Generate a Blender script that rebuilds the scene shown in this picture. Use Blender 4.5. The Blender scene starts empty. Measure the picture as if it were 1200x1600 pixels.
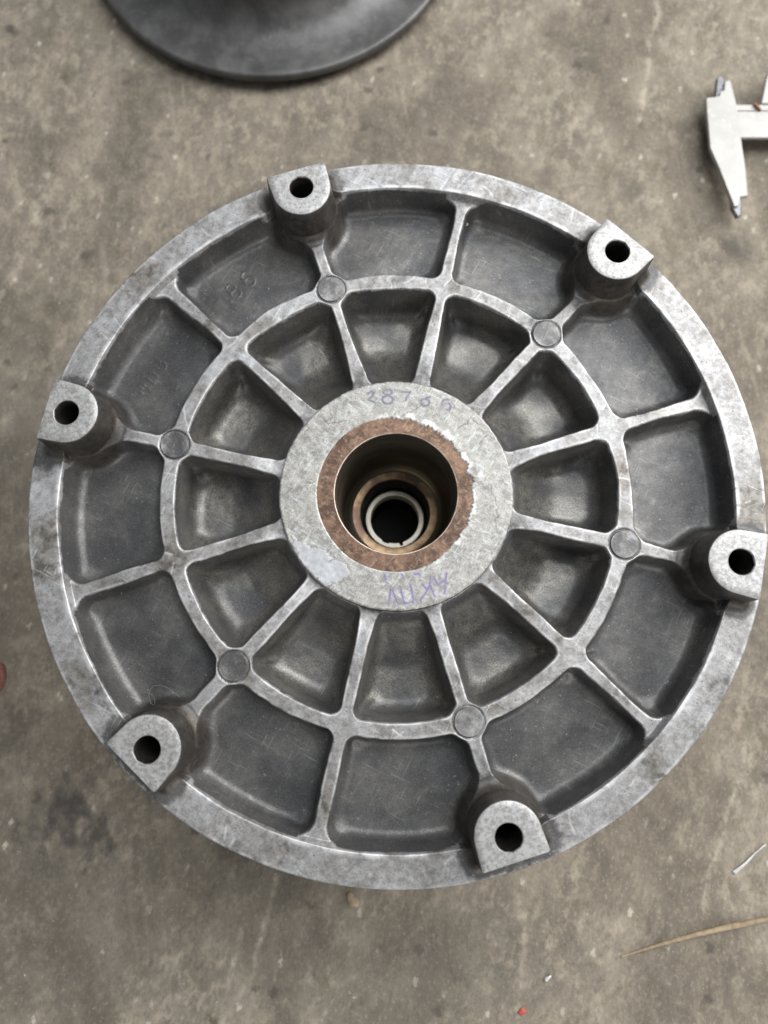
import bpy, bmesh, math, random
import numpy as np
from mathutils import Vector, Matrix
R = math.radians
MM = 0.001
scene = bpy.context.scene
C = scene.collection

# ---------------------------------------------------------------- camera
FLOOR = 95.0                       # height of the rib plane above the ground, mm
cam_d = bpy.data.cameras.new('camera')
cam = bpy.data.objects.new('camera', cam_d); C.objects.link(cam)
cam.location = (-2.86*MM, -58.51*MM, (283.98+FLOOR)*MM)
cam.rotation_euler = (R(10.16), R(0.41), 0)
cam_d.sensor_fit = 'VERTICAL'; cam_d.sensor_height = 36.0; cam_d.sensor_width = 27.0
cam_d.lens = 1109.87/1600*36
cam_d.clip_start = 0.01; cam_d.clip_end = 50
cam_d.dof.use_dof = True; cam_d.dof.focus_distance = 0.289; cam_d.dof.aperture_fstop = 6.8
scene.camera = cam
scene.render.resolution_x = 768; scene.render.resolution_y = 1024

# ---------------------------------------------------------------- world, lamps, exposure
w = bpy.data.worlds.new('World'); scene.world = w; w.use_nodes = True
bg = w.node_tree.nodes['Background']
bg.inputs[0].default_value = (0.93, 0.97, 1.0, 1); bg.inputs[1].default_value = 0.25
def area(name, loc, target, size, power, col):
    l = bpy.data.lights.new(name, 'AREA'); l.shape = 'RECTANGLE'; l.size, l.size_y = size
    l.energy = power; l.color = col
    o = bpy.data.objects.new(name, l); C.objects.link(o); o.location = loc
    o.rotation_euler = (Vector(target)-Vector(loc)).to_track_quat('-Z', 'Y').to_euler()
    return o
area('added_top_lamp', (0.65, 0.85, 1.95), (0.05, 0.05, 0), (1.5, 1.5), 43, (0.97, 0.985, 1.0))  # unseen area lamp added up high to brighten the tops and throw the shadow
area('doorway_lamp', (1.35, 0.75, 0.95), (0, 0.05, 0), (1.1, 0.8), 27, (1.0, 0.97, 0.93))
area('window_lamp', (0.7, -1.6, 0.85), (0, 0, 0), (1.2, 0.7), 14, (1.0, 0.97, 0.92))
scene.cycles.max_bounces = 5; scene.cycles.diffuse_bounces = 2; scene.cycles.glossy_bounces = 3
vs = scene.view_settings
vs.view_transform = 'Standard'; vs.look = 'None'; vs.exposure = 0.0; vs.gamma = 1.0
vs.use_curve_mapping = False

# ---------------------------------------------------------------- node helpers
class NT:
    def __init__(s, name):
        s.m = bpy.data.materials.new(name); s.m.use_nodes = True
        s.t = s.m.node_tree; s.t.nodes.clear()
        s.out = s.n('ShaderNodeOutputMaterial'); s.b = s.n('ShaderNodeBsdfPrincipled')
        s.l(s.b.outputs[0], s.out.inputs[0])
        s.tc = s.n('ShaderNodeTexCoord').outputs['Object']
    def n(s, t): return s.t.nodes.new(t)
    def l(s, a, b): s.t.links.new(a, b)
    def put(s, v, sock):
        if hasattr(v, 'is_output'): s.l(v, sock)
        elif isinstance(v, (tuple, list)) and len(v) == 3 and sock.type == 'RGBA': sock.default_value = (*v, 1)
        else: sock.default_value = v
    def set(s, **k):
        for a, v in k.items(): s.put(v, s.b.inputs[a.replace('_', ' ')])
    def map(s, scale=(1, 1, 1), rot=(0, 0, 0), loc=(0, 0, 0)):
        src = s.tc
        if any(rot):                     # turn first, then stretch
            m0 = s.n('ShaderNodeMapping'); s.l(src, m0.inputs[0]); m0.inputs['Rotation'].default_value = rot; src = m0.outputs[0]; rot = (0, 0, 0)
        m = s.n('ShaderNodeMapping'); s.l(src, m.inputs[0])
        m.inputs['Scale'].default_value = scale; m.inputs['Rotation'].default_value = rot; m.inputs['Location'].default_value = loc
        return m.outputs[0]
    def noise(s, scale, detail=4, rough=0.55, vec=None, dist=0.0):
        q = s.n('ShaderNodeTexNoise'); s.l(vec or s.tc, q.inputs['Vector'])
        q.inputs['Scale'].default_value = scale; q.inputs['Detail'].default_value = detail
        q.inputs['Roughness'].default_value = rough; q.inputs['Distortion'].default_value = dist
        return q.outputs[0]
    def voro(s, scale, feature='F1', vec=None, out='Distance'):
        q = s.n('ShaderNodeTexVoronoi'); s.l(vec or s.tc, q.inputs['Vector'])
        q.feature = feature; q.inputs['Scale'].default_value = scale
        return q.outputs[out]
    def math(s, op, a, b=0.0, c=None):
        q = s.n('ShaderNodeMath'); q.operation = op; s.put(a, q.inputs[0]); s.put(b, q.inputs[1])
        if c is not None: s.put(c, q.inputs[2])
        return q.outputs[0]
    def step(s, v, lo, hi, a=0.0, b=1.0):
        q = s.n('ShaderNodeMapRange'); q.interpolation_type = 'SMOOTHSTEP'
        s.put(v, q.inputs[0]); q.inputs[1].default_value = lo; q.inputs[2].default_value = hi
        q.inputs[3].default_value = a; q.inputs[4].default_value = b
        return q.outputs[0]
    def mix(s, f, a, b, mode='MIX'):
        q = s.n('ShaderNodeMix'); q.data_type = 'RGBA'; q.blend_type = mode
        s.put(f, q.inputs[0]); s.put(a, q.inputs[6]); s.put(b, q.inputs[7])
        return q.outputs[2]
    def attr(s, name):
        q = s.n('ShaderNodeAttribute'); q.attribute_name = name; return q.outputs['Fac']
    def bump(s, h, strength, dist, normal=None):
        q = s.n('ShaderNodeBump'); s.l(h, q.inputs['Height'])
        q.inputs['Strength'].default_value = strength; q.inputs['Distance'].default_value = dist
        if normal: s.l(normal, q.inputs['Normal'])
        return q.outputs[0]
    def scratches(s, along, across, rots, lo, hi):
        r = None
        for i, a in enumerate(rots):
            v = s.noise(1.0, 1, 0.4, s.map((along, across, along), (0, 0, R(a)), (3.1*i, 1.7*i, 0)))
            v = s.step(v, lo, hi)
            r = v if r is None else s.math('MAXIMUM', r, v)
        return r

# ---------------------------------------------------------------- materials
def m_cast():
    t = NT('cast_aluminium')
    wear = t.attr('wear'); big = t.noise(55, 3, 0.6); med = t.noise(260, 4, 0.68); fine = t.noise(1500, 2, 0.65)
    s1 = t.scratches(90, 1700, (27, 118), 0.66, 0.76)
    # worn, rubbed metal: grey, brown grime in drifts, rubbed bright on the crests
    grime = t.math('ADD', t.math('MULTIPLY', big, 0.4), t.math('MULTIPLY', t.noise(430, 4, .72), 0.6))
    top = t.mix(t.step(grime, 0.30, 0.62), (0.19, 0.180, 0.166), (0.42, 0.42, 0.43))
    top = t.mix(t.step(fine, 0.46, 0.72, 0, 0.5), top, (0.17, 0.158, 0.142))
    drift = t.noise(38, 4, 0.7, t.map(loc=(2, 5, 0)))
    top = t.mix(t.step(drift, 0.47, 0.66, 0, 0.82), top, t.mix(t.step(med, .36, .62), (0.075, 0.062, 0.048), (0.25, 0.232, 0.208)))
    top = t.mix(t.step(drift, 0.30, 0.42, 0.35, 0), top, (0.55, 0.56, 0.585))
    top = t.mix(t.math('MULTIPLY', s1, t.step(big, .42, .62, 0, .5)), top, (0.66, 0.66, 0.68))
    pits = t.math('MULTIPLY', t.step(t.voro(420), 0.12, 0.2, 1, 0), t.step(med, 0.5, 0.60))
    top = t.mix(t.math('MULTIPLY', pits, 0.65), top, (0.09, 0.08, 0.07))
    top = t.mix(t.step(wear, 1.12, 1.35, 0, .75), top, t.mix(t.step(t.noise(700, 3, .7), .38, .6), (0.29, 0.284, 0.272), (0.51, 0.51, 0.512)))
    top = t.mix(t.math('MULTIPLY', t.attr('crest'), t.step(med, .35, .55, .2, .8)), top, (0.66, 0.66, 0.67))
    # raw skin in the recesses: grey oxide, oily film, pale dusty scuffs
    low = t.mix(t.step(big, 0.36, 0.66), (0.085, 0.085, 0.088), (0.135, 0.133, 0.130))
    low = t.mix(t.math('MULTIPLY', t.step(grime, 0.50, 0.66), 0.55), low, (0.20, 0.192, 0.176))
    low = t.mix(t.step(fine, 0.52, 0.74, 0, 0.5), low, (0.21, 0.205, 0.195))
    low = t.mix(t.step(fine, 0.28, 0.46, 0.5, 0), low, (0.04, 0.034, 0.034))
    low = t.mix(t.math('MULTIPLY', s1, t.step(big, .45, .6, 0, .35)), low, (0.40, 0.40, 0.40))
    low = t.mix(t.math('MULTIPLY', pits, 0.5), low, (0.36, 0.35, 0.33))
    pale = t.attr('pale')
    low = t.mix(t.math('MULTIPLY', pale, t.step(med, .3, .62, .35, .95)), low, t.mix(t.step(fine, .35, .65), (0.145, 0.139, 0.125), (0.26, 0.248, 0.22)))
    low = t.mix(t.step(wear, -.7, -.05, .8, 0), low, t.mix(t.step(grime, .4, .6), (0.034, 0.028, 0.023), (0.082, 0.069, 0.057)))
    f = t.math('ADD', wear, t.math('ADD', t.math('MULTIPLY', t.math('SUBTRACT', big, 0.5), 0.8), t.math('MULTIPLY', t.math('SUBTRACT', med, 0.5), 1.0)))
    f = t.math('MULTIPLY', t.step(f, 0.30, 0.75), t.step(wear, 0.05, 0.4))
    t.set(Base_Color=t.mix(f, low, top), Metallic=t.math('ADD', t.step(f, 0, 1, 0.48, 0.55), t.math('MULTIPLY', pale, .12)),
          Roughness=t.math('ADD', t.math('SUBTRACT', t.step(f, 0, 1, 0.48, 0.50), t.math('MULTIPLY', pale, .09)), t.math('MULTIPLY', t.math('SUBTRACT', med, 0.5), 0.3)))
    t.set(Normal=t.bump(t.noise(900, 3, 0.75), 0.5, 0.00016))
    return t.m
def m_hubface():
    t = NT('scuffed_hub_metal')
    big = t.noise(70, 3, 0.6); med = t.noise(330, 4, 0.7); fine = t.noise(1700, 2, 0.65)
    c = t.mix(t.step(med, 0.36, 0.62), (0.245, 0.238, 0.223), (0.46, 0.457, 0.443))
    c = t.mix(t.step(big, 0.45, 0.65, 0, 0.4), c, (0.44, 0.424, 0.385))
    c = t.mix(t.step(fine, 0.47, 0.66, 0, 0.75), c, (0.21, 0.198, 0.175))
    s1 = t.scratches(190, 1000, (33, 124), 0.64, 0.72)
    c = t.mix(t.math('MULTIPLY', s1, 0.3), c, (0.70, 0.78, 0.77))
    c = t.mix(t.math('MULTIPLY', t.attr('clean'), 0.72), c, t.mix(t.step(med, .4, .7), (0.46, 0.475, 0.51), (0.56, 0.575, 0.61)))
    c = t.mix(t.math('MULTIPLY', t.attr('chip'), t.step(med, .3, .55, .3, .95)), c, (0.70, 0.70, 0.695))
    ink = t.math('MULTIPLY', t.attr('ink'), t.step(med, 0.34, 0.50))
    c = t.mix(t.math('MULTIPLY', ink, 0.8), c, t.mix(t.attr('violet'), (0.085, 0.085, 0.17), (0.15, 0.10, 0.33)))
    c = t.mix(t.attr('crack'), c, (0.14, 0.13, 0.115))
    t.set(Base_Color=c, Metallic=0.40, Roughness=t.math('ADD', 0.36, t.math('MULTIPLY', med, 0.3)))
    t.set(Normal=t.bump(t.noise(600, 4, 0.75), 0.3, 0.00010))
    return t.m
def m_bush():
    t = NT('rusty_brown_bushing')
    big = t.noise(90, 5, 0.6); med = t.noise(500, 5, 0.7); fine = t.noise(2200, 3, 0.6)
    c = t.mix(t.step(t.noise(150, 4, .7), 0.40, 0.60), (0.08, 0.046, 0.032), (0.20, 0.118, 0.078))
    c = t.mix(t.step(med, 0.48, 0.70, 0, 0.65), c, (0.37, 0.255, 0.17))
    c = t.mix(t.step(fine, 0.50, 0.70, 0, 0.75), c, (0.105, 0.066, 0.05))
    s1 = t.scratches(220, 1300, (40, 130), 0.66, 0.74)
    c = t.mix(t.math('MULTIPLY', s1, 0.25), c, (0.5, 0.4, 0.32))
    t.set(Base_Color=c, Metallic=0.45, Roughness=0.46, Normal=t.bump(t.math('ADD', med, fine), 0.5, 0.00015))
    return t.m
def m_steel(name, a, b, rough, metal=0.9, ring=True, stain_shade=None):
    t = NT(name)
    v = t.noise(1.0, 4, 0.6, t.map((60, 60, 2600) if ring else (300, 300, 300)))
    big = t.noise(80, 4, 0.6)
    c = t.mix(t.step(v, 0.35, 0.65), a, b)
    if stain_shade: c = t.mix(t.step(big, 0.50, 0.60, 0, 0.85), c, stain_shade)
    t.set(Base_Color=c, Metallic=metal, Roughness=t.math('ADD', rough, t.math('MULTIPLY', t.math('SUBTRACT', big, .5), .2)),
          Normal=t.bump(v, 0.25, 0.00008))
    return t.m
def m_concrete():
    t = NT('worn_concrete')
    st = t.attr('stain_shade'); sc = t.attr('scratch'); huge = t.attr('mottle')
    sm = t.map((1.2, .8, 1), (0, 0, R(14)))
    big = t.noise(30, 4, 0.68, sm); med = t.noise(125, 4, 0.72, sm); fine = t.noise(560, 3, 0.72, sm)
    c = t.mix(t.step(big, 0.34, 0.66), (0.170, 0.148, 0.117), (0.265, 0.231, 0.184))
    c = t.mix(t.step(med, 0.44, 0.66, 0, 0.75), c, (0.375, 0.326, 0.255))
    c = t.mix(t.math('MULTIPLY', huge, 0.55), c, (0.115, 0.098, 0.077))
    c = t.mix(t.step(fine, 0.54, 0.72, 0, 0.45), c, (0.44, 0.386, 0.305))
    c = t.mix(t.step(fine, 0.28, 0.46, 0.5, 0), c, (0.085, 0.072, 0.056))
    streak = t.noise(1.0, 3, 0.6, t.map((150, 9, 9), (0, 0, R(-9))))
    c = t.mix(t.step(streak, 0.56, 0.74, 0, 0.22), c, (0.42, 0.37, 0.30))
    c = t.mix(t.step(streak, 0.28, 0.42, 0.18, 0), c, (0.10, 0.087, 0.07))
    v = t.voro(85, vec=sm)
    fleck = t.step(t.math('ADD', v, t.math('MULTIPLY', fine, 0.6)), 0.38, 0.46, 1, 0)
    fleck = t.math('MULTIPLY', fleck, t.step(big, 0.46, 0.58))
    c = t.mix(t.math('MULTIPLY', fleck, 0.75), c, (0.55, 0.50, 0.415))
    pit = t.step(t.math('ADD', t.voro(46), t.math('MULTIPLY', med, 0.6)), 0.33, 0.46, 1, 0)
    c = t.mix(t.math('MULTIPLY', pit, 0.6), c, (0.07, 0.062, 0.053))
    c = t.mix(t.math('MULTIPLY', sc, t.step(med, 0.36, 0.62, 0, 0.7)), c, (0.46, 0.405, 0.325))
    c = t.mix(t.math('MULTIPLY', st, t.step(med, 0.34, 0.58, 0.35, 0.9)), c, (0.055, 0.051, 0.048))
    t.set(Base_Color=c, Roughness=t.step(med, .3, .7, 0.72, 0.9), Normal=t.bump(t.noise(190, 4, 0.75), 0.7, 0.0009))
    t.b.inputs['Specular IOR Level'].default_value = 0.3
    return t.m
def m_plain(name, a, b, rough, metal=0.0, scale=200, bump=0.0002, sss=None):
    t = NT(name); v = t.noise(scale, 4, 0.65); f = t.noise(scale*6, 3, 0.6)
    c = t.mix(t.step(v, 0.35, 0.65), a, b); c = t.mix(t.step(f, 0.55, 0.8, 0, 0.35), c, tuple(min(1, x*1.7) for x in b))
    t.set(Base_Color=c, Roughness=t.math('ADD', rough, t.math('MULTIPLY', t.math('SUBTRACT', v, .5), .25)), Metallic=metal,
          Normal=t.bump(t.math('ADD', v, f), 0.5, bump))
    if sss: t.b.inputs['Subsurface Weight'].default_value = sss; t.b.inputs['Subsurface Scale'].default_value = 0.004
    return t.m
M = dict(cast=m_cast(), hub=m_hubface(), bush=m_bush(), concrete=m_concrete(),
    bore=m_steel('oily_bore_steel', (0.105, 0.094, 0.073), (0.19, 0.17, 0.132), 0.32, 0.8),
    bronze=m_steel('bronze_shoulder', (0.17, 0.11, 0.065), (0.26, 0.18, 0.10), 0.34, 0.7, False, (0.11, 0.065, 0.05)),
    tube=m_steel('bright_tube_steel', (0.80, 0.74, 0.60), (0.92, 0.87, 0.75), 0.34, 0.35),
    black=m_plain('shade_black', (0.006, 0.006, 0.006), (0.012, 0.011, 0.010), 0.7),  # near-black colour paints deep shade onto bore floor and tube throat
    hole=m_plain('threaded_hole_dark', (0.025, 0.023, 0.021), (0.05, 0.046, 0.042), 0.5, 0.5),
    lipsteel=m_plain('bright_bore_edge', (0.34, 0.27, 0.21), (0.55, 0.47, 0.39), 0.4, 0.6),
    drum=m_plain('dark_grey_drum_metal', (0.080, 0.079, 0.079), (0.135, 0.133, 0.131), 0.45, 0.4, 50),
    caliper=m_plain('satin_caliper_steel', (0.34, 0.336, 0.32), (0.41, 0.405, 0.39), 0.45, 0.3, 60, 0.00004),
    blade=m_plain('dark_worn_blade', (0.15, 0.15, 0.165), (0.22, 0.22, 0.24), 0.4, 0.6, 150, 0.00005),
    rust=m_plain('rust_brown', (0.20, 0.08, 0.04), (0.30, 0.13, 0.06), 0.8, 0, 500),
    straw=m_plain('dry_straw', (0.25, 0.185, 0.115), (0.38, 0.295, 0.19), 0.6, 0, 300),
    sliver=m_plain('pale_metal_sliver', (0.50, 0.51, 0.50), (0.68, 0.69, 0.68), 0.4, 0.5),
    pebble=m_plain('tan_pebble', (0.30, 0.225, 0.15), (0.44, 0.35, 0.25), 0.8),
    grit=m_plain('pale_grit', (0.36, 0.32, 0.255), (0.56, 0.52, 0.44), 0.8),
    red=m_plain('red_paint_flake', (0.38, 0.06, 0.04), (0.5, 0.10, 0.07), 0.6),
    lint=m_plain('pale_lint', (0.26, 0.25, 0.23), (0.34, 0.33, 0.30), 0.8),
    skin=m_plain('ruddy_skin', (0.24, 0.105, 0.085), (0.32, 0.15, 0.12), 0.5, 0, 300, 0.0002, 0.15),
    nail=m_plain('finger_nail', (0.48, 0.25, 0.20), (0.58, 0.33, 0.27), 0.35),
    sleeve=m_plain('dark_sleeve', (0.03, 0.032, 0.04), (0.06, 0.062, 0.07), 0.9))

# ---------------------------------------------------------------- object helpers
def tag(o, label=None, cat=None, group=None, kind=None):
    for k, v in (('label', label), ('category', cat), ('group', group), ('kind', kind)):
        if v: o[k] = v
    return o
def empty(name, loc=(0, 0, 0)):
    o = bpy.data.objects.new(name, None); C.objects.link(o)
    o.location = [v*MM for v in loc]; o.empty_display_size = 0.02
    return o
def link(name, me, mat, parent=None, loc=None):
    me.materials.append(mat)
    o = bpy.data.objects.new(name, me); C.objects.link(o)
    if parent is not None: o.parent = parent
    if loc: o.location = [v*MM for v in loc]
    return o
def mesh_np(name, V, F, normals=None, attrs=None, smooth=True):
    """V (n,3) in mm, F (m,4) quads or list of polygons"""
    me = bpy.data.meshes.new(name)
    if isinstance(F, np.ndarray):
        n, m, k = len(V), len(F), F.shape[1]
        me.vertices.add(n); me.vertices.foreach_set('co', (np.asarray(V, np.float64)*MM).astype(np.float32).ravel())
        me.loops.add(m*k); me.loops.foreach_set('vertex_index', F.astype(np.int32).ravel())
        me.polygons.add(m); me.polygons.foreach_set('loop_start', np.arange(0, m*k, k, dtype=np.int32))
        me.update(calc_edges=True)
    else:
        me.from_pydata([tuple(c*MM for c in v) for v in V], [], F)
    me.polygons.foreach_set('use_smooth', np.full(len(me.polygons), smooth, dtype=bool))
    for k, v in (attrs or {}).items():
        a = me.attributes.new(k, 'FLOAT', 'POINT'); a.data.foreach_set('value', np.asarray(v, np.float32))
    if normals is not None: me.normals_split_custom_set_from_vertices(normals.astype(np.float32).tolist())
    me.validate(); me.update()
    return me
def loft(name, rings, closed=True, cap0=False, cap1=False, wear=None, sharp=38):
    """rings: list of (n,3) arrays with the same n, joined by quads"""
    n = len(rings[0]); V = np.concatenate(rings); F = []
    for i in range(len(rings)-1):
        for j in range(n if closed else n-1):
            k = (j+1) % n
            F.append((i*n+j, i*n+k, (i+1)*n+k, (i+1)*n+j))
    if cap0: F.append(tuple(range(n))[::-1])
    if cap1: F.append(tuple((len(rings)-1)*n+j for j in range(n)))
    at = None
    if wear is not None: at = {'wear': np.repeat(np.asarray(wear, float), n)}
    me = mesh_np(name, V.tolist(), F, attrs=at)
    me.set_sharp_from_angle(angle=R(sharp))
    return me
def circ(r, z, n=96, c=(0, 0), wob=None):
    a = np.arange(n)*2*math.pi/n
    rr = r if wob is None else r+wob(a)
    return np.column_stack([c[0]+rr*np.cos(a), c[1]+rr*np.sin(a), np.full(n, z)])
def lathe(name, prof, n=96, c=(0, 0), cap0=False, cap1=False, wear=None, sharp=38):
    return loft(name, [circ(r, z, n, c) for r, z in prof], True, cap0, cap1, wear, sharp)
def tube_path(name, pts, rad, n=8, sharp=60):
    pts = [Vector(p) for p in pts]; rings = []
    for i, p in enumerate(pts):
        d = (pts[min(i+1, len(pts)-1)]-pts[max(i-1, 0)]).normalized()
        u = d.cross(Vector((0, 0, 1))); u = u.normalized() if u.length > 1e-4 else Vector((1, 0, 0)); v = u.cross(d)
        r = rad(i/(len(pts)-1)) if callable(rad) else rad
        rings.append(np.array([list(p+u*math.cos(2*math.pi*k/n)*r+v*math.sin(2*math.pi*k/n)*r) for k in range(n)]))
    return loft(name, rings, True, True, True, None, sharp)
def prism(name, poly, z0, z1, bev=0.4):
    """plate with a bevelled upper edge; poly counter-clockwise or clockwise"""
    P = np.array(poly, float); A = 0.5*np.sum(P[:, 0]*np.roll(P[:, 1], -1)-np.roll(P[:, 0], -1)*P[:, 1])
    if A < 0: P = P[::-1]
    def inset(d):
        o = []
        for i in range(len(P)):
            a, b, c = P[i-1], P[i], P[(i+1) % len(P)]
            e1, e2 = (b-a)/np.linalg.norm(b-a), (c-b)/np.linalg.norm(c-b)
            n1, n2 = np.array([-e1[1], e1[0]]), np.array([-e2[1], e2[0]])
            m = n1+n2; m /= max(np.dot(m, m), .4)/2
            o.append(b+m*d/1.0)
        return np.array(o)
    def ring(Q, z): return np.column_stack([Q, np.full(len(Q), z)])
    return loft(name, [ring(P, z0), ring(P, z1-bev), ring(inset(bev), z1)], True, True, True, None, 20)
def seg_dist(X, Y, strokes):
    d = np.full(X.shape, 1e9)
    for st in strokes:
        for (x0, y0), (x1, y1) in zip(st[:-1], st[1:]):
            dx, dy = x1-x0, y1-y0; L = dx*dx+dy*dy+1e-9
            t = np.clip(((X-x0)*dx+(Y-y0)*dy)/L, 0, 1)
            d = np.minimum(d, np.hypot(X-x0-t*dx, Y-y0-t*dy))
    return d
def wob(seed, lo, hi, k=10):
    r = np.random.RandomState(seed); fs = r.randint(lo, hi+1, k); ph = r.rand(k)*6.283; am = r.rand(k)
    return lambda a: sum(A*np.sin(f*a+p) for f, p, A in zip(fs, ph, am))/k**.5
def sstep(x, a, b):
    t = np.clip((x-a)/(b-a), 0, 1); return t*t*(3-2*t)
def field(seed, X, Y, lo, hi, k=24):
    """smooth random field with wavelengths from lo to hi mm, about -1..1"""
    r = np.random.RandomState(seed); s = np.zeros_like(X)
    for _ in range(k):
        a = r.rand()*6.283; f = 6.283/(lo+(hi-lo)*r.rand()); s = s+np.sin((X*np.cos(a)+Y*np.sin(a))*f+r.rand()*6.283)
    return s/(k/2)**.5

# ---------------------------------------------------------------- ground
def axis(lo, hi, st, far):
    mid = np.arange(lo, hi+st/2, st); ext = np.array([20, 60, 150, 350, 800, 1600, far], float)
    return np.concatenate([lo-ext[::-1], mid, hi+ext])
gx, gy = axis(-270, 270, 1.8, 3000), axis(-280, 370, 1.8, 3000)
X, Y = np.meshgrid(gx, gy, indexing='ij')
stain_shade = np.zeros_like(X)  # real stains, plus broad soft patches that paint shade around the lower rim
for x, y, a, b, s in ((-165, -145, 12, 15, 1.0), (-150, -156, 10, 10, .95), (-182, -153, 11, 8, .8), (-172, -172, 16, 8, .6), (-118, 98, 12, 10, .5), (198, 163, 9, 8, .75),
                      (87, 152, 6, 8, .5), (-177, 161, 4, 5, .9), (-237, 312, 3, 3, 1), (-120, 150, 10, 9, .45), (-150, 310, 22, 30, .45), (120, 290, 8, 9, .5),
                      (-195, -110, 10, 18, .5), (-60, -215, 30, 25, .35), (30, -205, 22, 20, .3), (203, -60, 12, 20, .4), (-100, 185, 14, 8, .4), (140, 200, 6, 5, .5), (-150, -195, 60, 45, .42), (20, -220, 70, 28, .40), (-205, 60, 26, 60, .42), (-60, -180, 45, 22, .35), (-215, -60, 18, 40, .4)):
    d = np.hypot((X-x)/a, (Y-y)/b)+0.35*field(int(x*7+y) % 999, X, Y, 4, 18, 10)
    stain_shade = np.maximum(stain_shade, s*sstep(-d, -1.5, -.35))
scr = np.zeros_like(X)
for st, wd in (([(165, 332), (159, 304), (153, 273), (147, 243)], 1.6), ([(-204, 223), (-209, 190), (-220, 149), (-226, 133)], 1.8),
               ([(-59, -175), (-64, -195), (-69, -218), (-83, -240)], 1.2), ([(62, -183), (63, -200), (60, -223), (59, -250)], 1.3),
               ([(-104, -212), (-107, -232)], 2.2), ([(-76, -200), (-82, -226)], 1.2), ([(63, -200), (70, -190)], 1.0), ([(-150, 120), (-190, 60)], .9),
               ([(110, 250), (100, 215)], .9), ([(180, -110), (150, -190)], .8), ([(-225, 300), (-190, 262)], .9)):
    scr = np.maximum(scr, np.exp(-(seg_dist(X+.5*field(5, X, Y, 12, 50, 8), Y, [st])/(wd*1.2))**2))
mott = sstep(.8*field(61, X, Y, 60, 180, 14)+.5*field(62, X, Y, 20, 60, 20), -.6, 1.2)
Z = 0.25*field(11, X, Y, 14, 60, 20)+0.10*field(12, X, Y, 5, 14, 20)
Z[(np.abs(X) > 275) | (Y < -285) | (Y > 375)] = -0.3
nx, ny = X.shape; I = np.arange(nx*ny).reshape(nx, ny)
F = np.stack([I[:-1, :-1], I[1:, :-1], I[1:, 1:], I[:-1, 1:]], -1).reshape(-1, 4)
g = link('ground', mesh_np('ground', np.column_stack([X.ravel(), Y.ravel(), Z.ravel()]), F, attrs={'stain_shade': stain_shade.ravel(), 'scratch': scr.ravel(), 'mottle': mott.ravel()}), M['concrete'])
tag(g, 'worn grey brown concrete floor with stains, painted shade and pale scratches', 'floor', kind='structure')

# ---------------------------------------------------------------- the ribbed casting
INK_TOP = [[(-11.53, 42.01), (-10.33, 42.85), (-8.94, 42.42), (-9.93, 40.76), (-11.52, 39.3), (-9.92, 38.88), (-8.53, 37.96)], [(-1.55, 42.61), (-1.73, 42.11), (-2.23, 41.7), (-2.95, 41.48), (-3.75, 41.48), (-4.47, 41.71), (-4.97, 42.12), (-5.14, 42.62), (-4.97, 43.13), (-4.47, 43.54), (-3.75, 43.76), (-2.95, 43.76), (-2.23, 43.53), (-1.73, 43.12), (-1.55, 42.61)], [(-1.24, 39.28), (-1.46, 38.52), (-2.07, 37.91), (-2.95, 37.58), (-3.92, 37.58), (-4.8, 37.92), (-5.4, 38.53), (-5.62, 39.29), (-5.4, 40.05), (-4.8, 40.65), (-3.92, 40.99), (-2.94, 40.99), (-2.06, 40.65), (-1.46, 40.04), (-1.24, 39.28)], [(2.24, 42.73), (6.03, 42.59), (4.62, 40.51), (4.01, 39.05)], [(14.18, 40.49), (11.98, 39.66), (10.38, 38.83), (10.41, 38.64), (10.85, 39.19), (11.53, 39.54), (12.32, 39.6), (13.07, 39.37), (13.62, 38.9), (13.87, 38.26), (13.76, 37.6), (13.32, 37.05), (12.64, 36.7), (11.85, 36.64), (11.1, 36.87), (10.55, 37.34), (10.3, 37.97), (10.41, 38.64)], [(21.93, 39.34), (19.73, 39.1), (19.11, 37.35), (18.89, 35.9)], [(19.7, 37.15), (21.9, 37.76), (22.87, 36.52), (22.05, 34.86), (20.86, 34.95)]]
INK_BOT = [[(-3.2, -44.88), (-2.01, -38.18), (-0.5, -42.04), (0.84, -45.22)], [(1.54, -38.01), (2.36, -41.71), (3.02, -44.72), (6.73, -43.89), (6.25, -40.37), (5.59, -37.34)], [(9.42, -43.22), (11.47, -40.71), (13.26, -37.35), (13.56, -33.97)], [(13.26, -37.35), (14.18, -39.37), (15.09, -41.88)], [(10.32, -37.01), (11.99, -39.03)], [(14.92, -33.97), (15.74, -36.0), (16.63, -37.18), (19.63, -35.16), (19.94, -32.62)], [(19.45, -36.34), (19.04, -40.71)], [(-4.71, -33.28), (-4.2, -35.99)], [(2.07, -32.95), (2.74, -34.64)], [(7.15, -32.95), (9.17, -33.12)]]
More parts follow.
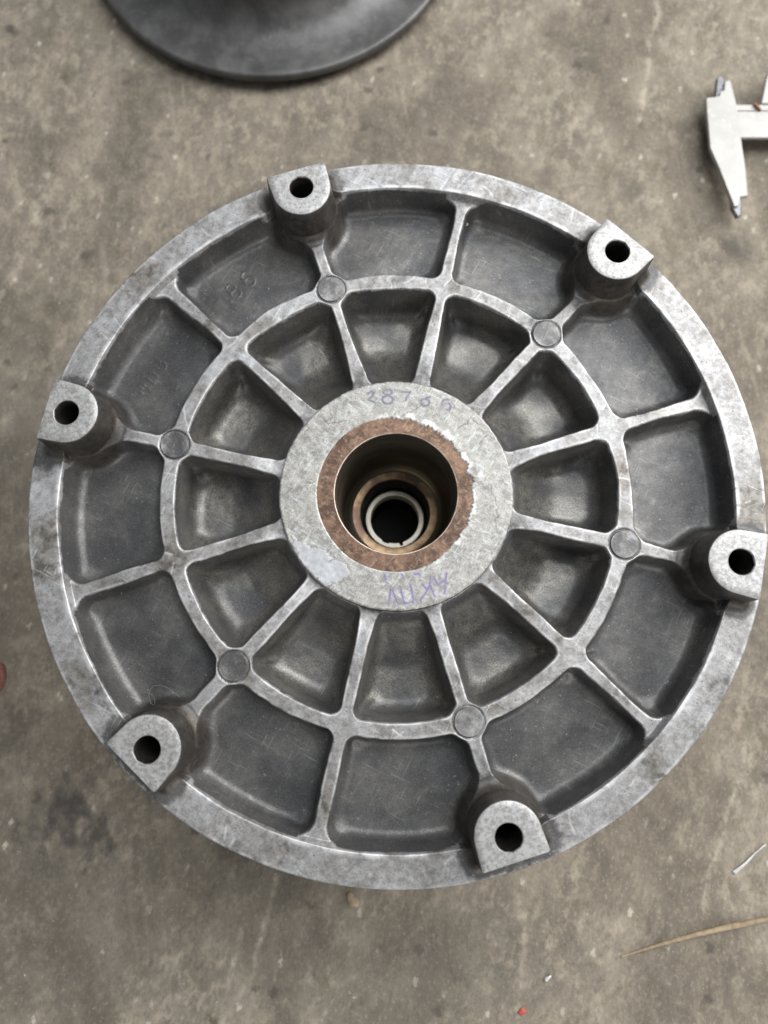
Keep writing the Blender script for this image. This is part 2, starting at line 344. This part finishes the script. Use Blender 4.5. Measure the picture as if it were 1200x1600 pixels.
CAST_A = [[(-72.02, 97.37), (-72.19, 96.45), (-72.74, 95.71), (-73.57, 95.31), (-74.5, 95.31), (-75.35, 95.72), (-75.96, 96.46), (-76.21, 97.39), (-76.03, 98.31), (-75.48, 99.05), (-74.66, 99.46), (-73.72, 99.45), (-72.87, 99.04), (-72.26, 98.29), (-72.02, 97.37)], [(-69.21, 94.4), (-69.4, 93.43), (-70.02, 92.65), (-70.94, 92.22), (-71.97, 92.22), (-72.91, 92.66), (-73.59, 93.44), (-73.85, 94.41), (-73.66, 95.39), (-73.05, 96.17), (-72.13, 96.6), (-71.09, 96.59), (-70.15, 96.16), (-69.47, 95.37), (-69.21, 94.4)], [(-63.16, 100.37), (-63.36, 99.37), (-63.98, 98.57), (-64.9, 98.12), (-65.93, 98.13), (-66.88, 98.58), (-67.55, 99.38), (-67.82, 100.39), (-67.62, 101.4), (-67.0, 102.2), (-66.08, 102.65), (-65.04, 102.65), (-64.09, 102.19), (-63.42, 101.38), (-63.16, 100.37)], [(-67.83, 100.64), (-69.02, 101.59), (-69.53, 103.48), (-68.85, 105.05), (-67.42, 105.73), (-65.93, 105.04)]]
CAST_B = [[(-105.77, 62.72), (-104.29, 63.0)], [(-102.31, 62.14), (-101.14, 60.33), (-101.69, 58.65), (-102.96, 58.32), (-104.26, 58.66), (-105.17, 59.56)], [(-108.88, 57.21), (-107.17, 57.2), (-104.95, 55.74)], [(-109.15, 54.52), (-107.79, 53.18), (-106.04, 52.28)], [(-113.2, 50.96), (-112.2, 52.07), (-110.93, 52.18), (-110.14, 51.4)], [(-112.1, 50.29), (-111.23, 50.06)], [(-108.7, 50.5), (-107.65, 48.94)], [(-112.75, 48.73), (-111.1, 47.84)]]

PH = 107.17                                    # angle of the first boss
RIM_IN, RIM_OUT, HUB_R, RING = 137.9, 150.0, 47.4, 93.4
root = empty('gearbox_housing')
tag(root, 'round cast aluminium gearbox housing with radial ribs and central bore on the floor', 'gearbox housing')
UP = FLOOR                                     # casting is described with the rib plane at zero, then lifted

def prof_table(draft, edge, fil, D):
    """(distance, drop) of a pocket wall: rounded lip, drafted wall, bottom fillet, faintly dished floor"""
    a = np.radians(90-draft); P = [(edge*np.sin(t), edge*(1-np.cos(t))) for t in np.linspace(0, a, 6)]
    x0, y0 = P[-1]; yb = D-fil*(1-np.cos(a))
    x1 = x0+(yb-y0)/np.tan(a); P.append((x1, yb))
    cx = x1+fil*np.sin(a)
    P += [(cx-fil*np.sin(t), D-fil*(1-np.cos(t))) for t in np.linspace(a, np.radians(3), 12)[1:]]
    x2, y2 = P[-1]
    P += [(x2+s, y2+math.tan(R(3))*s*(1-s/24)) for s in (2, 4, 6, 8, 10, 12)]
    return np.array(P)
def fmin(a, b, r):
    u, v = np.maximum(r-a, 0), np.maximum(r-b, 0)
    return np.where((a < r) & (b < r), r-np.hypot(u, v), np.minimum(a, b))
def smax(a, b, k):
    h = np.clip(.5+.5*(a-b)/k, 0, 1); return b+(a-b)*h+k*h*(1-h)
NT_, NR_ = 1800, 262
th = np.arange(NT_)*2*math.pi/NT_
rr = np.concatenate([np.linspace(45.5, 149.2, NR_-5), [149.45, 149.65, 149.82, 149.93, 150.0]])
T, RR = np.meshgrid(th, rr, indexing='ij'); X, Y = RR*np.cos(T), RR*np.sin(T)
sec = (np.degrees(T)-PH)/30.0; k0 = np.floor(sec); fr = sec-k0
irr = 0.22*field(3, X, Y, 25, 60, 14)+.04*field(31, X, Y, 5, 12, 14)
hw = 1.95+0.7*sstep(-RR, -64, -50)
dl = RR*np.sin(np.radians(fr*30))-hw+irr; dr = RR*np.sin(np.radians((1-fr)*30))-hw+irr
dring = np.abs(RR-RING)-2.6+irr; drim = RIM_IN-RR+irr*.5; dhub = (RR-HUB_R+.6)*0.6
def polar(r, a): return r*math.cos(R(a)), r*math.sin(R(a))
dpin = np.full_like(X, 1e9); dboss = np.full_like(X, 1e9); boss_k = np.zeros(X.shape, int)
HWB, CH = 12.7, 142.3
for k in range(6):
    px, py = polar(94.1, PH-60*k); dpin = np.minimum(dpin, np.hypot(X-px, Y-py))
    a = R(PH-60*k); u, v = X*math.cos(a)+Y*math.sin(a), -X*math.sin(a)+Y*math.cos(a)
    du, dv = u-133.4, np.abs(v)
    d = np.where(du < 0, np.hypot(du, dv)-12.6, np.maximum(dv-HWB, u-CH))
    d = np.where((du > 0) & (dv > HWB) & (u > CH), np.hypot(dv-HWB, u-CH), d)
    boss_k = np.where(d < dboss, k, boss_k); dboss = np.minimum(dboss, d)
d = fmin(dl, dr, 4.5); d = fmin(d, dring, 4.8); d = fmin(d, dpin-6.4, 2.5)
d = fmin(d, np.where(RR > RING, drim, 99), 7.5); d = fmin(d, np.where(RR < RING, dhub, 99), 3.2)
d = fmin(d, dboss-1.2, 7.0)
e = fmin(dl, dr, 12); e = fmin(e, dring, 13); e = fmin(e, np.where(RR > RING, drim, 99), 13); e = fmin(e, np.where(RR < RING, dhub, 99), 7); e = fmin(e, dboss-1.2, 9)
d = d-(d-np.minimum(d, e))*sstep(d, .8, 7)          # wider corners towards the pocket floor
inner = RR < RING
pi_ = prof_table(8, .6, 6.5, 20.0); po_ = prof_table(10, .6, 4.2, 11.0)
drop = np.where(inner, np.interp(d, pi_[:, 0], pi_[:, 1]), np.interp(d, po_[:, 0], po_[:, 1]))
drop = np.where(inner, drop*(.08+.92*(1-(1-np.clip((RR-46.5)/25, 0, 1))**1.8)), drop)      # pockets run out in a scoop at the hub
zt = -3.2*sstep(RR, 104, 137)-1.4*sstep(-RR, -60, -47)
zp = zt-drop+(0.28*field(7, X, Y, 40, 90, 14)+.012*field(71, X, Y, 3, 8, 16))*sstep(drop, 5, 10)
zr = 0.7-np.interp(drim, po_[:, 0], po_[:, 1]*1.35)
zr = np.where(RR > RING+6, zr, -99)
Z = np.where(RR > RING+6, smax(zp, zr, .7), zp)
fb = np.clip(5-dboss, 0, 5); fb = 5-np.sqrt(np.maximum(25-fb*fb, 0)); Z = Z+fb*1.1          # fillet climbing the bosses
groove = np.exp(-((dpin-6.0)/.45)**2); Z = Z-.55*groove
lip = np.clip(RR-149.2, 0, .8); Z = Z-(.8-np.sqrt(np.maximum(.64-lip*lip, 0)))
Z = Z+(.045*field(9, X, Y, 4, 14, 24)+.10*field(91, X, Y, 20, 50, 12))*(1-.7*sstep(drop, 2, 6))
marks = seg_dist(X, Y, CAST_A+CAST_B); Z = Z+.24*np.exp(-(marks/.42)**2)
# where hands and machining have rubbed the skin bright
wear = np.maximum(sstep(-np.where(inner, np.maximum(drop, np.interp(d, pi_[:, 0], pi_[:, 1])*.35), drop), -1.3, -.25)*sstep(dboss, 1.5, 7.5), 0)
wear = np.where(RR > RIM_IN, sstep(dboss, 2.5, 11.0)*1.0, wear)
wear = np.where((RR > RIM_IN-1.2) & (RR < RIM_IN+1.8), np.minimum(1.2, wear*1.3), wear)
wear = wear*np.where(dpin < 6.5, .45, 1)
wear = np.clip(wear*(0.92+0.13*field(21, X, Y, 14, 60, 18)), 0, 1.1)
wear = np.where(RR < 52, np.minimum(wear, .62), wear)
sr = random.Random(17); dings = []
for _ in range(70):                                # single scratches across rim, ribs and ring
    r_, t_ = sr.choice((sr.uniform(138, 149), sr.uniform(89, 98), sr.uniform(55, 130))), sr.uniform(0, 6.283)
    x, y = r_*math.cos(t_), r_*math.sin(t_); a_ = sr.uniform(0, 3.14); l_ = sr.uniform(2, 9); c_ = sr.uniform(-.4, .4)
    dings.append([(x+l_*s*math.cos(a_+c_*s), y+l_*s*math.sin(a_+c_*s)) for s in (-.5, 0, .5)])
dings += [[(27, 147.5), (23, 141), (20.5, 137)], [(36, 146), (31, 141.5), (28, 137.5)], [(-120, 77), (-116, 71)], [(-125, 70), (-119, 64)], [(139, -40), (134, -38)]]
ding = np.exp(-(seg_dist(X, Y, dings)/.32)**2); Z = Z-.07*ding
wear = np.maximum(wear, .3*np.exp(-(marks/.35)**2))
wear = np.where((dboss < 6) & (RR > 112), wear-.9*sstep(-dboss, -6, -1), wear)
# normals of the whole surface, so the parts below meet without a seam
P = np.stack([X, Y, Z], -1)
dT = np.roll(P, -1, 0)-np.roll(P, 1, 0); dR = np.gradient(P, axis=1)
Nn = np.cross(dR, dT); Nn /= np.linalg.norm(Nn, axis=-1, keepdims=True)
# which part each face belongs to
def q(a): return (a+np.roll(a, -1, 0))[:, :-1]/2
lab = np.empty((NT_, NR_-1), int)
kmod = (k0.astype(int) % 12)[:, :-1]; krib = ((k0+(fr > .5)).astype(int) % 12)[:, :-1]
f_drop, f_d = drop[:, :-1], d[:, :-1]
high = f_drop < 5.0
lab[:] = np.where(inner[:, :-1], 100, 200)+kmod
rb, rg = np.minimum(dl, dr)[:, :-1], dring[:, :-1]
lab[high] = np.where(rg < rb, 1, 20+krib)[high]
lab[(RR[:, :-1] > RIM_IN-.3) | (high & (drim[:, :-1] < np.minimum(rb, rg)))] = 2
lab[(RR[:, :-1] < 50.0)] = 3
lab[dboss[:, :-1] < -3] = -1                     # open under the bosses, so the bolt holes run free
I = np.arange(NT_*NR_).reshape(NT_, NR_); J = np.roll(I, -1, 0)
F = np.stack([I[:, :-1], I[:, 1:], J[:, 1:], J[:, :-1]], -1)
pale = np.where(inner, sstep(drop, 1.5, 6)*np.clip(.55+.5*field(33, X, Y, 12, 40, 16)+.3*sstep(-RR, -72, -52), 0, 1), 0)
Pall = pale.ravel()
crest = np.exp(-((d-.1)/.55)**2)*(drop < 3)*sstep(dboss, 2, 6)
crest = np.maximum(crest, np.exp(-((RR-RIM_IN-.5)/.8)**2)*sstep(dboss, 2, 6)); crest = np.maximum(crest, np.exp(-((RR-149.1)/.5)**2)*.8)
crest = crest*np.clip(.55+.6*field(35, X, Y, 8, 30, 16), 0, 1); crest = np.maximum(crest, .75*ding); Call = crest.ravel()
Vall, Nall, Wall = P.reshape(-1, 3)+np.array([0, 0, UP]), Nn.reshape(-1, 3), wear.ravel()
PART = {1: 'ring_rib', 2: 'rim', 3: 'hub_skirt'}
for L in np.unique(lab[lab > 0]):
    f = F[lab == L]; u, inv = np.unique(f, return_inverse=True)
    nm = PART.get(L) or ('rib' if L < 100 else 'inner_pocket' if L < 200 else 'outer_pocket')
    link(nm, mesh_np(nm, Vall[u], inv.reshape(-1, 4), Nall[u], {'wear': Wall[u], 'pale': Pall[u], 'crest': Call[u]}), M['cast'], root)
# outer wall of the casting down to the ground
link('casing', lathe('casing', [(150.0, UP-.75), (150.4, UP-2), (150.4, UP-13), (149, UP-15), (140, UP-19), (135, UP-26), (131, UP-58), (126, UP-80), (124, UP-90), (124, 0.2)], 180, wear=[.6, .5, .3, .2, 0, 0, 0, 0, 0, 0]), M['cast'], root)

# ---- bosses with their bolt holes
def d_ring(k, grow, z, zshift=0, tilt=0):
    """D-shaped outline, round side to the centre, flat side at the rim"""
    r0, hwd, ch = 12.3+grow, 12.75+grow*.8, CH+min(grow, 2.5)*.6
    pts = [(133.4+(-math.cos(t))*r0, math.sin(t)*r0) for t in np.linspace(-math.pi/2, math.pi/2, 33)]
    pts = [(133.4, -r0)] + pts[1:-1] + [(133.4, r0)]
    side = [(133.4+(ch-133.4)*t, r0+(hwd-r0)*t) for t in (.33, .66, .95)]
    chord = [(ch, hwd*(1-.06)), (ch, hwd*.5), (ch, 0), (ch, -hwd*.5), (ch, -hwd*.94)]
    full = pts+side+chord+[(x, -y) for x, y in side[::-1]]
    a = R(PH-60*k); c, s = math.cos(a), math.sin(a)
    return np.array([(u*c-v*s, u*s+v*c, z) for u, v in full])
def hole_ring(k, r, z):
    full = d_ring(k, 0, z); cx, cy = polar(133.4+.3, PH-60*k)
    ang = np.arctan2(full[:, 1]-cy, full[:, 0]-cx)
    return np.column_stack([cx+r*np.cos(ang), cy+r*np.sin(ang), np.full(len(ang), z)])
for k in range(6):
    zt_ = UP+15.8
    rings = [hole_ring(k, 4.95, zt_-1.0), hole_ring(k, 5.0, zt_-.3), hole_ring(k, 5.3, zt_)] + \
            [hole_ring(k, 5.3, zt_)*(1-t)+d_ring(k, -.45, zt_)*t for t in (.33, .66)] + \
            [d_ring(k, -.45, zt_), d_ring(k, -.1, zt_-.2), d_ring(k, 0, zt_-.7), d_ring(k, .35, zt_-6), d_ring(k, .75, zt_-12), d_ring(k, 1.1, zt_-16), d_ring(k, 1.6, zt_-26)]
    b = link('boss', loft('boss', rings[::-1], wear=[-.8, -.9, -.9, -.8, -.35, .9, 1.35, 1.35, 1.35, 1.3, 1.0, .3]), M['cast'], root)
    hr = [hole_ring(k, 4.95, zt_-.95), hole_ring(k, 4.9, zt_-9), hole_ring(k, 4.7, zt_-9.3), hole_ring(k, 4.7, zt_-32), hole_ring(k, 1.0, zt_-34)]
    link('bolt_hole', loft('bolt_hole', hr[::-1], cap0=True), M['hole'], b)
# ---- round ejector marks on the ring
for k in range(6):
    c = polar(94.1, PH-60*k); z = UP+.05
    link('pin_mark', lathe('pin_mark', [(5.75, z-1.2), (5.7, z+.05), (5.45, z+.28), (4.6, z+.22), (2.5, z+.08), (.8, z+.02)], 48, c, cap1=True, wear=[0, .2, .52, .42, .38, .38]), M['cast'], root)
# ---- hub face: scuffed silver skin with a ragged inner edge over the brown bushing
hz = UP+2.1
a = np.arange(1440)*2*math.pi/1440
ragged = sstep(np.cos(a-R(20)), -.15, .75)                       # the torn side faces right
w1, w2, w3 = wob(1, 20, 60), wob(2, 60, 160), wob(5, 3, 8)
tear = lambda v: np.floor(v*3)/3
r_in = 32.0-1.3*ragged+.15*w3(a)+ragged*(.62*w1(a)+.40*tear(w2(a))+.55*w3(a))+.08*w2(a)
r_out = HUB_R+.12*wob(8, 10, 50)(a)+.18*np.minimum(wob(9, 40, 120)(a), .2)
tt = np.concatenate([[0, .02, .05, .09], np.linspace(.13, .95, 50), [.975, 1.0]])
HR = r_in[:, None]+(r_out-r_in)[:, None]*tt[None, :]
HX, HY = HR*np.cos(a)[:, None], HR*np.sin(a)[:, None]
HZ = hz+.05*field(41, HX, HY, 6, 22, 18)+.012*field(42, HX, HY, 2, 5, 18)
HZ += .12*ragged[:, None]*np.exp(-((HR-r_in[:, None]-1.2)/.8)**2)
HZ[:, 0] -= .55; HZ[:, -1] -= .45
ink = np.exp(-(seg_dist(HX, HY, INK_TOP)/.5)**2); ink2 = np.exp(-(seg_dist(HX, HY, INK_BOT)/.45)**2)
patch = np.array([(-42.5, -17.5), (-36, -21.5), (-28, -24.5), (-22, -28.0), (-17.5, -32.5), (-21.5, -34.5), (-26.4, -38.3), (-31, -35.6), (-37.5, -28.5)])
def inpoly(X, Y, P):
    r = np.zeros(X.shape, bool)
    for (x0, y0), (x1, y1) in zip(P, np.roll(P, -1, 0)):
        r ^= ((y0 > Y) != (y1 > Y)) & (X < (x1-x0)*(Y-y0)/(y1-y0+1e-9)+x0)
    return r
jx, jy = .5*field(51, HX, HY, 1.5, 6, 12), .5*field(52, HX, HY, 1.5, 6, 12)
cracks = [[(-30, 31), (-28.5, 29.6), (-24, 29.4), (-22, 30.2)], [(-28.3, 30), (-26.5, 31.8), (-27, 35)], [(5, 33.5), (9, 36.2), (12, 38)], [(-36, 4), (-33, 4.4)], [(34, 20), (37, 24), (41, 22)], [(26, 27), (31, 31), (36, 28)], [(38, 3), (41, -6), (40, -14)], [(-20, -29), (-24, -27), (-27, -28)], [(-38, 24), (-36, 27)], [(20, 33), (24, 36), (23, 39)]]
crack = np.exp(-(seg_dist(HX+.5*jx, HY+.5*jy, cracks)/.22)**2)*.9
clean = inpoly(HX+jx, HY+jy, patch).astype(float); HZ += .08*clean
edge = np.clip(1-(HR-r_in[:, None])/np.maximum(.3, 0.8+2.6*ragged[:, None]*(.55+.6*field(54, HX, HY, 6, 16, 10))+.5*field(53, HX, HY, 2, 6, 10)), 0, 1)
chip = np.clip(edge*2, 0, 1)*(.35+.65*ragged[:, None])
n_, m_ = HX.shape; I = np.arange(n_*m_).reshape(n_, m_); J = np.roll(I, -1, 0)
F = np.stack([I[:, :-1], I[:, 1:], J[:, 1:], J[:, :-1]], -1).reshape(-1, 4)
hub = link('hub', mesh_np('hub', np.column_stack([HX.ravel(), HY.ravel(), HZ.ravel()]), F,
     attrs={'ink': np.maximum(ink, ink2).ravel(), 'violet': (ink2 > ink).astype(float).ravel(), 'crack': crack.ravel(), 'clean': clean.ravel(), 'chip': chip.ravel()}), M['hub'], root)
tag(hub, 'scuffed silver hub face with faint blue and violet marker writing')
sk = [np.column_stack([r_out[::4]*np.cos(a[::4]), r_out[::4]*np.sin(a[::4]), np.full(360, hz-.42)]), circ(47.6, hz-1.5, 360), circ(47.8, hz-5, 360), circ(47.8, hz-9, 360)]
link('hub_wall', loft('hub_wall', sk[::-1], wear=[.2, .3, .5, .8]), M['cast'], hub)
bz = hz-.35
bush = link('bushing', lathe('bushing', [(33.5, bz-.4), (33.4, bz), (31.5, bz+.02), (29, bz-.02), (26.5, bz), (25.3, bz-.02)], 180), M['bush'], root)
tag(bush, 'rusty brown bushing ring set in the hub')
link('bushing_lip', lathe('bushing_lip', [(25.3, bz-.02), (25.0, bz-.08), (24.8, bz-.45)], 180), M['lipsteel'], bush)
BZ = UP-46
link('bore', lathe('bore', [(24.8, bz-.4), (24.7, bz-1.5), (24.7, bz-14), (24.55, bz-14.4), (24.55, bz-30), (24.1, BZ+6), (22.5, BZ+2.5), (20.2, BZ+1.2)], 180), M['bore'], root)
link('shoulder_ring', lathe('shoulder_ring', [(20.2, BZ+1.2), (20.0, BZ+.2), (19.4, BZ), (16.6, BZ), (16.2, BZ-.5)], 128), M['bronze'], root)
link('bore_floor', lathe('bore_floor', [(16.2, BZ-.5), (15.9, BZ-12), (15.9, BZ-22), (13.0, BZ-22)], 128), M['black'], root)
TZ = UP-63
n = 144; aa = np.arange(n)*2*math.pi/n
notch = np.where(np.abs((np.degrees(aa)-285+180) % 360-180) < 5, 2.4, 0)+np.where(np.abs((np.degrees(aa)-248+180) % 360-180) < 9, .6, 0)
def nring(r, z, cut): return np.column_stack([(r+cut)*np.cos(aa), (r+cut)*np.sin(aa), np.full(n, z)])
z0 = np.zeros(n)
link('inner_tube', loft('inner_tube', [nring(14.7, TZ-9, z0), nring(14.7, TZ-1.2, z0), nring(14.4, TZ-.3, z0), nring(14.1, TZ, z0), nring(12.1, TZ, np.minimum(notch, 1.5)), nring(11.9, TZ-.4, np.minimum(notch, 1.6)), nring(11.9, TZ-9, np.minimum(notch, 1.6))]), M['tube'], root)
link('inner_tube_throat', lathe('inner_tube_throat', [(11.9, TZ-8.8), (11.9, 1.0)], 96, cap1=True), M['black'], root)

# ---------------------------------------------------------------- dark drum behind
dc = (-75.5, 388)
dr_ = empty('dark_drum', (dc[0], dc[1], 0)); tag(dr_, 'dark grey round metal drum flange lying behind the ribbed housing', 'drum')
link('flange', lathe('flange', [(96, 2), (108, 3), (115.5, 4.2), (117, 5), (117.3, 6.2), (117.2, 8.2), (116.4, 9.4), (115.2, 9.7), (112, 9.2), (104, 9.0), (98, 9.3), (93, 10.2), (88, 12), (84, 14.8), (81, 18.5), (79, 23), (78, 28)], 200, sharp=50), M['drum'], dr_)
link('foot', lathe('foot', [(96, .1), (96, 2)], 120), M['drum'], dr_)
link('drum_hub', lathe('drum_hub', [(78, 28), (77.5, 32), (77, 36), (75, 52), (73.5, 54), (40, 54), (38.5, 52.5), (38.5, 12)], 120, cap1=True, sharp=45), M['drum'], dr_)

# ---------------------------------------------------------------- vernier caliper
cal = empty('vernier_caliper', (200, 238, 0)); tag(cal, 'pale steel vernier caliper lying at the right beside the housing', 'caliper')
CJ = [(183.5, 254.2), (191.2, 255.3), (192.4, 258.3), (194.5, 259.4), (195.3, 265.0), (198.7, 266.1), (200.9, 250.0), (201.3, 245.5), (201.6, 227.8), (202.5, 208.9), (202.2, 190.7), (198.0, 190.0), (196.2, 184.4), (193.9, 184.0), (187.1, 209.0), (183.2, 221.3), (183.2, 245.6)]
loc = lambda P: [(x-200, y-238) for x, y in P]
def cal_part(nm, P, z0, z1, mat, bev=.35, parent=cal): return link(nm, prism(nm, loc(P), z0+(0 if z0 < 2 else 4.4 if z1 > 7.5 else 2.2), z1+2.2, bev), M[mat], parent)
jaw = cal_part('fixed_jaw', CJ, 3.6, 8.2, 'caliper')
cal_part('jaw_blade', [(189.6, 255.6), (191.7, 268.7), (194.0, 271.2), (196.3, 267.8), (196.9, 256.1)], 4.2, 6.6, 'blade', .6)
cal_part('jaw_blade', [(193.6, 193), (199.6, 192.4), (198.3, 179.6), (196.0, 178.3), (193.3, 184.7)], 4.2, 6.6, 'blade', .6)
cal_part('beam', [(200.7, 228.1), (365, 226.5), (365, 243.6), (201.0, 245.3)], 4.0, 8.0, 'caliper', .25)
cal_part('beam', [(200.6, 245.9), (365, 244.3), (365, 248.4), (200.6, 249.9)], 4.0, 7.7, 'caliper', .25)
cal_part('slider', [(232, 222), (290, 221), (290, 253), (226, 253.6), (226, 249), (232, 249)], 1.2, 10.2, 'caliper', .6)
cal_part('slider_jaw', [(215.4, 250.2), (219.9, 266.8), (223.7, 275.5), (227.2, 276.2), (228.5, 250.1)], 3.6, 8.2, 'caliper')
cal_part('slider_jaw', [(233, 222.5), (234, 190), (237, 184), (241, 184), (250, 208), (254, 222.3)], 3.6, 8.2, 'caliper')
cal_part('rust_spot', [(211.6, 250.2), (213.5, 247.4), (214.7, 245.2), (213.6, 245.0), (212.2, 247.2), (210.6, 249.3)], 7.0, 8.12, 'rust', .06)

# ---------------------------------------------------------------- hand at the left edge
def make_hand():
    me = bpy.data.meshes.new('hand'); bm = bmesh.new(); rad = []
    def v(p, r): rad.append(r); return bm.verts.new([c*MM for c in p])
    wrist = v((-330, -92, 52), (25, 19)); palm = v((-295, -86, 50), (32, 15)); kn = v((-262, -82, 52), (30, 12))
    fore = v((-400, -100, 52), (28, 24)); bm.edges.new((fore, wrist)); bm.edges.new((wrist, palm)); bm.edges.new((palm, kn))
    def chain(base, pts):
        p = base
        for q, r in pts: n = v(q, (r, r)); bm.edges.new((p, n)); p = n
    chain(kn, [((-238, -76, 58), 10), ((-204, -75, 60), 9.5), ((-182, -75.5, 56), 9), ((-174, -76, 54), 8.5)])          # index, its tip in view
    chain(kn, [((-240, -96, 56), 10), ((-214, -101, 54), 9), ((-204, -103, 38), 8), ((-207, -104, 28), 7)])
    chain(kn, [((-244, -113, 52), 9.5), ((-222, -121, 47), 8.5), ((-214, -123, 33), 8), ((-218, -123, 24), 7)])
    chain(palm, [((-262, -122, 46), 8.5), ((-236, -136, 40), 7.5), ((-228, -139, 28), 6.5)])
    chain(palm, [((-290, -56, 46), 11), ((-268, -36, 42), 9.5), ((-246, -26, 38), 8)])
    bm.to_mesh(me); bm.free()
    o = bpy.data.objects.new('person', me); C.objects.link(o); me.materials.append(M['skin'])
    o.modifiers.new('skin', 'SKIN'); s = o.modifiers.new('sub', 'SUBSURF'); s.levels = s.render_levels = 2
    for i, d in enumerate(me.skin_vertices[0].data): d.radius = [x*MM for x in (rad[i] if isinstance(rad[i], tuple) else (rad[i],)*2)]; d.use_root = (i == 1)
    me.polygons.foreach_set('use_smooth', [True]*len(me.polygons))
    return o
hand = make_hand()
tag(hand, 'person reaching in with a reddish fingertip at the left edge', 'person')

# ---------------------------------------------------------------- small things on the floor
rng = random.Random(4)
sp = [(109.6+73*t+1.2*math.sin(5*t), -210.5+18.3*t+1.6*math.sin(3.3*t+.4), 1.2) for t in np.linspace(0, 1.5, 22)]
stw = link('dry_straw', tube_path('dry_straw', sp, lambda t: .45+.75*min(1, t*4)*(1-.25*math.sin(9*t)), 7), M['straw'])
tag(stw, 'thin dry straw stalk lying on the floor at lower right', 'straw')
sv = link('metal_sliver', tube_path('metal_sliver', [(167.5, -172.2, .9), (171, -169.6, 1.3), (174, -167.4, 1.2), (179, -163, 1.0), (184.5, -159, .8)], lambda t: 1.0-.6*t, 6), M['sliver']); sv.scale.z = .5
tag(sv, 'small pale curved sliver on the floor right of the housing', 'sliver')
def rock(name, c, s, mat, seed, squash=.6):
    r = random.Random(seed); bm = bmesh.new(); bmesh.ops.create_icosphere(bm, subdivisions=2, radius=1)
    for q in bm.verts:
        n = q.co.normalized(); k = 1+.22*math.sin(3*n.x+seed)+.18*math.sin(4*n.y+seed*2)+r.uniform(-.05, .05)
        q.co = Vector((n.x*k*s[0], n.y*k*s[1], n.z*k*s[2]*squash))*MM
    me = bpy.data.meshes.new(name); bm.to_mesh(me); bm.free(); me.polygons.foreach_set('use_smooth', [True]*len(me.polygons))
    o = link(name, me, M[mat]); o.location = [x*MM for x in c]; o.rotation_euler.z = r.uniform(0, 6); return o
tag(rock('pebble', (-21.4, -184.8, 2.0), (2.6, 3.6, 2.8), 'pebble', 3), 'tan pebble on the floor just below the rim of the housing', 'pebble')
tag(rock('paint_flake', (60.8, -234.5, .5), (1.3, 2.0, .6), 'red', 5), 'tiny red paint flake on the floor at the bottom', 'paint flake')
tag(rock('stone_chip', (73.5, -219.9, .6), (1.2, 1.8, .9), 'sliver', 8), 'tiny white stone chip on the floor at lower right', 'stone chip')
def specks(name, pts, mat):
    V, F = [], []
    for x, y, z, s in pts:
        b = len(V); a = rng.uniform(0, 6.28); e = rng.uniform(.4, 1)
        for i in range(5):
            t = a+i*1.2566; k = s*rng.uniform(.6, 1.1); px, py = math.cos(t)*k, math.sin(t)*k*e
            V.append((x+px*math.cos(a)-py*math.sin(a), y+px*math.sin(a)+py*math.cos(a), z-.12*s))
        V.append((x+rng.uniform(-.2, .2)*s, y+rng.uniform(-.2, .2)*s, z+s*rng.uniform(.35, .8)))
        F += [(b+i, b+(i+1) % 5, b+5) for i in range(5)]
    return link(name, mesh_np(name, V, F, smooth=False), M[mat])
pts = []
while len(pts) < 420:
    x, y = rng.uniform(-250, 240), rng.uniform(-250, 345)
    if math.hypot(x, y) > 126: pts.append((x, y, .25*0, min(1.9, .22*math.exp(rng.gauss(.3, .55)))))
tag(specks('floor_grit', pts, 'grit'), 'pale loose grit scattered over the concrete floor', 'grit', kind='stuff')
def surf_z(x, y):
    i = int(round((math.atan2(y, x) % (2*math.pi))/(2*math.pi)*NT_)) % NT_
    return float(np.interp(math.hypot(x, y), rr, P[i, :, 2]))+UP
pts = []
while len(pts) < 170:
    r_, t_ = rng.uniform(52, 136), rng.uniform(0, 6.283); x, y = r_*math.cos(t_), r_*math.sin(t_)
    z = surf_z(x, y)
    if z < UP-10: pts.append((x, y, z, min(.95, .2*math.exp(rng.gauss(.1, .5)))))
for x, y, s in ((19.5, 128, 1.1), (32.5, 126, 1.2), (100, 33, .9), (-77, -73, .8), (23, -112, .9), (17, -82, 1.0)): pts.append((x, y, surf_z(x, y), s))
tag(specks('housing_crumbs', pts, 'pebble'), 'tiny dirt crumbs lying in the pockets of the ribbed housing', 'crumbs', kind='stuff')
for q in range(1):      # lint caught behind the lower left boss
    x, y = polar(122+q*1.5, PH-240+rng.uniform(-7, 3)); dx, dy = rng.uniform(-1, 1), rng.uniform(-1, 1); L = []
    for i in range(16):
        t = i/15; L.append((x+16*(t-.5)*dx+3*math.sin(8*t+q), y+16*(t-.5)*dy+3*math.cos(9*t+2*q), UP+1.5+3.5*math.sin(3.1*t)))
    tag(link('lint_thread', tube_path('lint_thread', L, .04, 4), M['lint']), 'fine pale lint thread caught beside the lower left boss', 'lint')
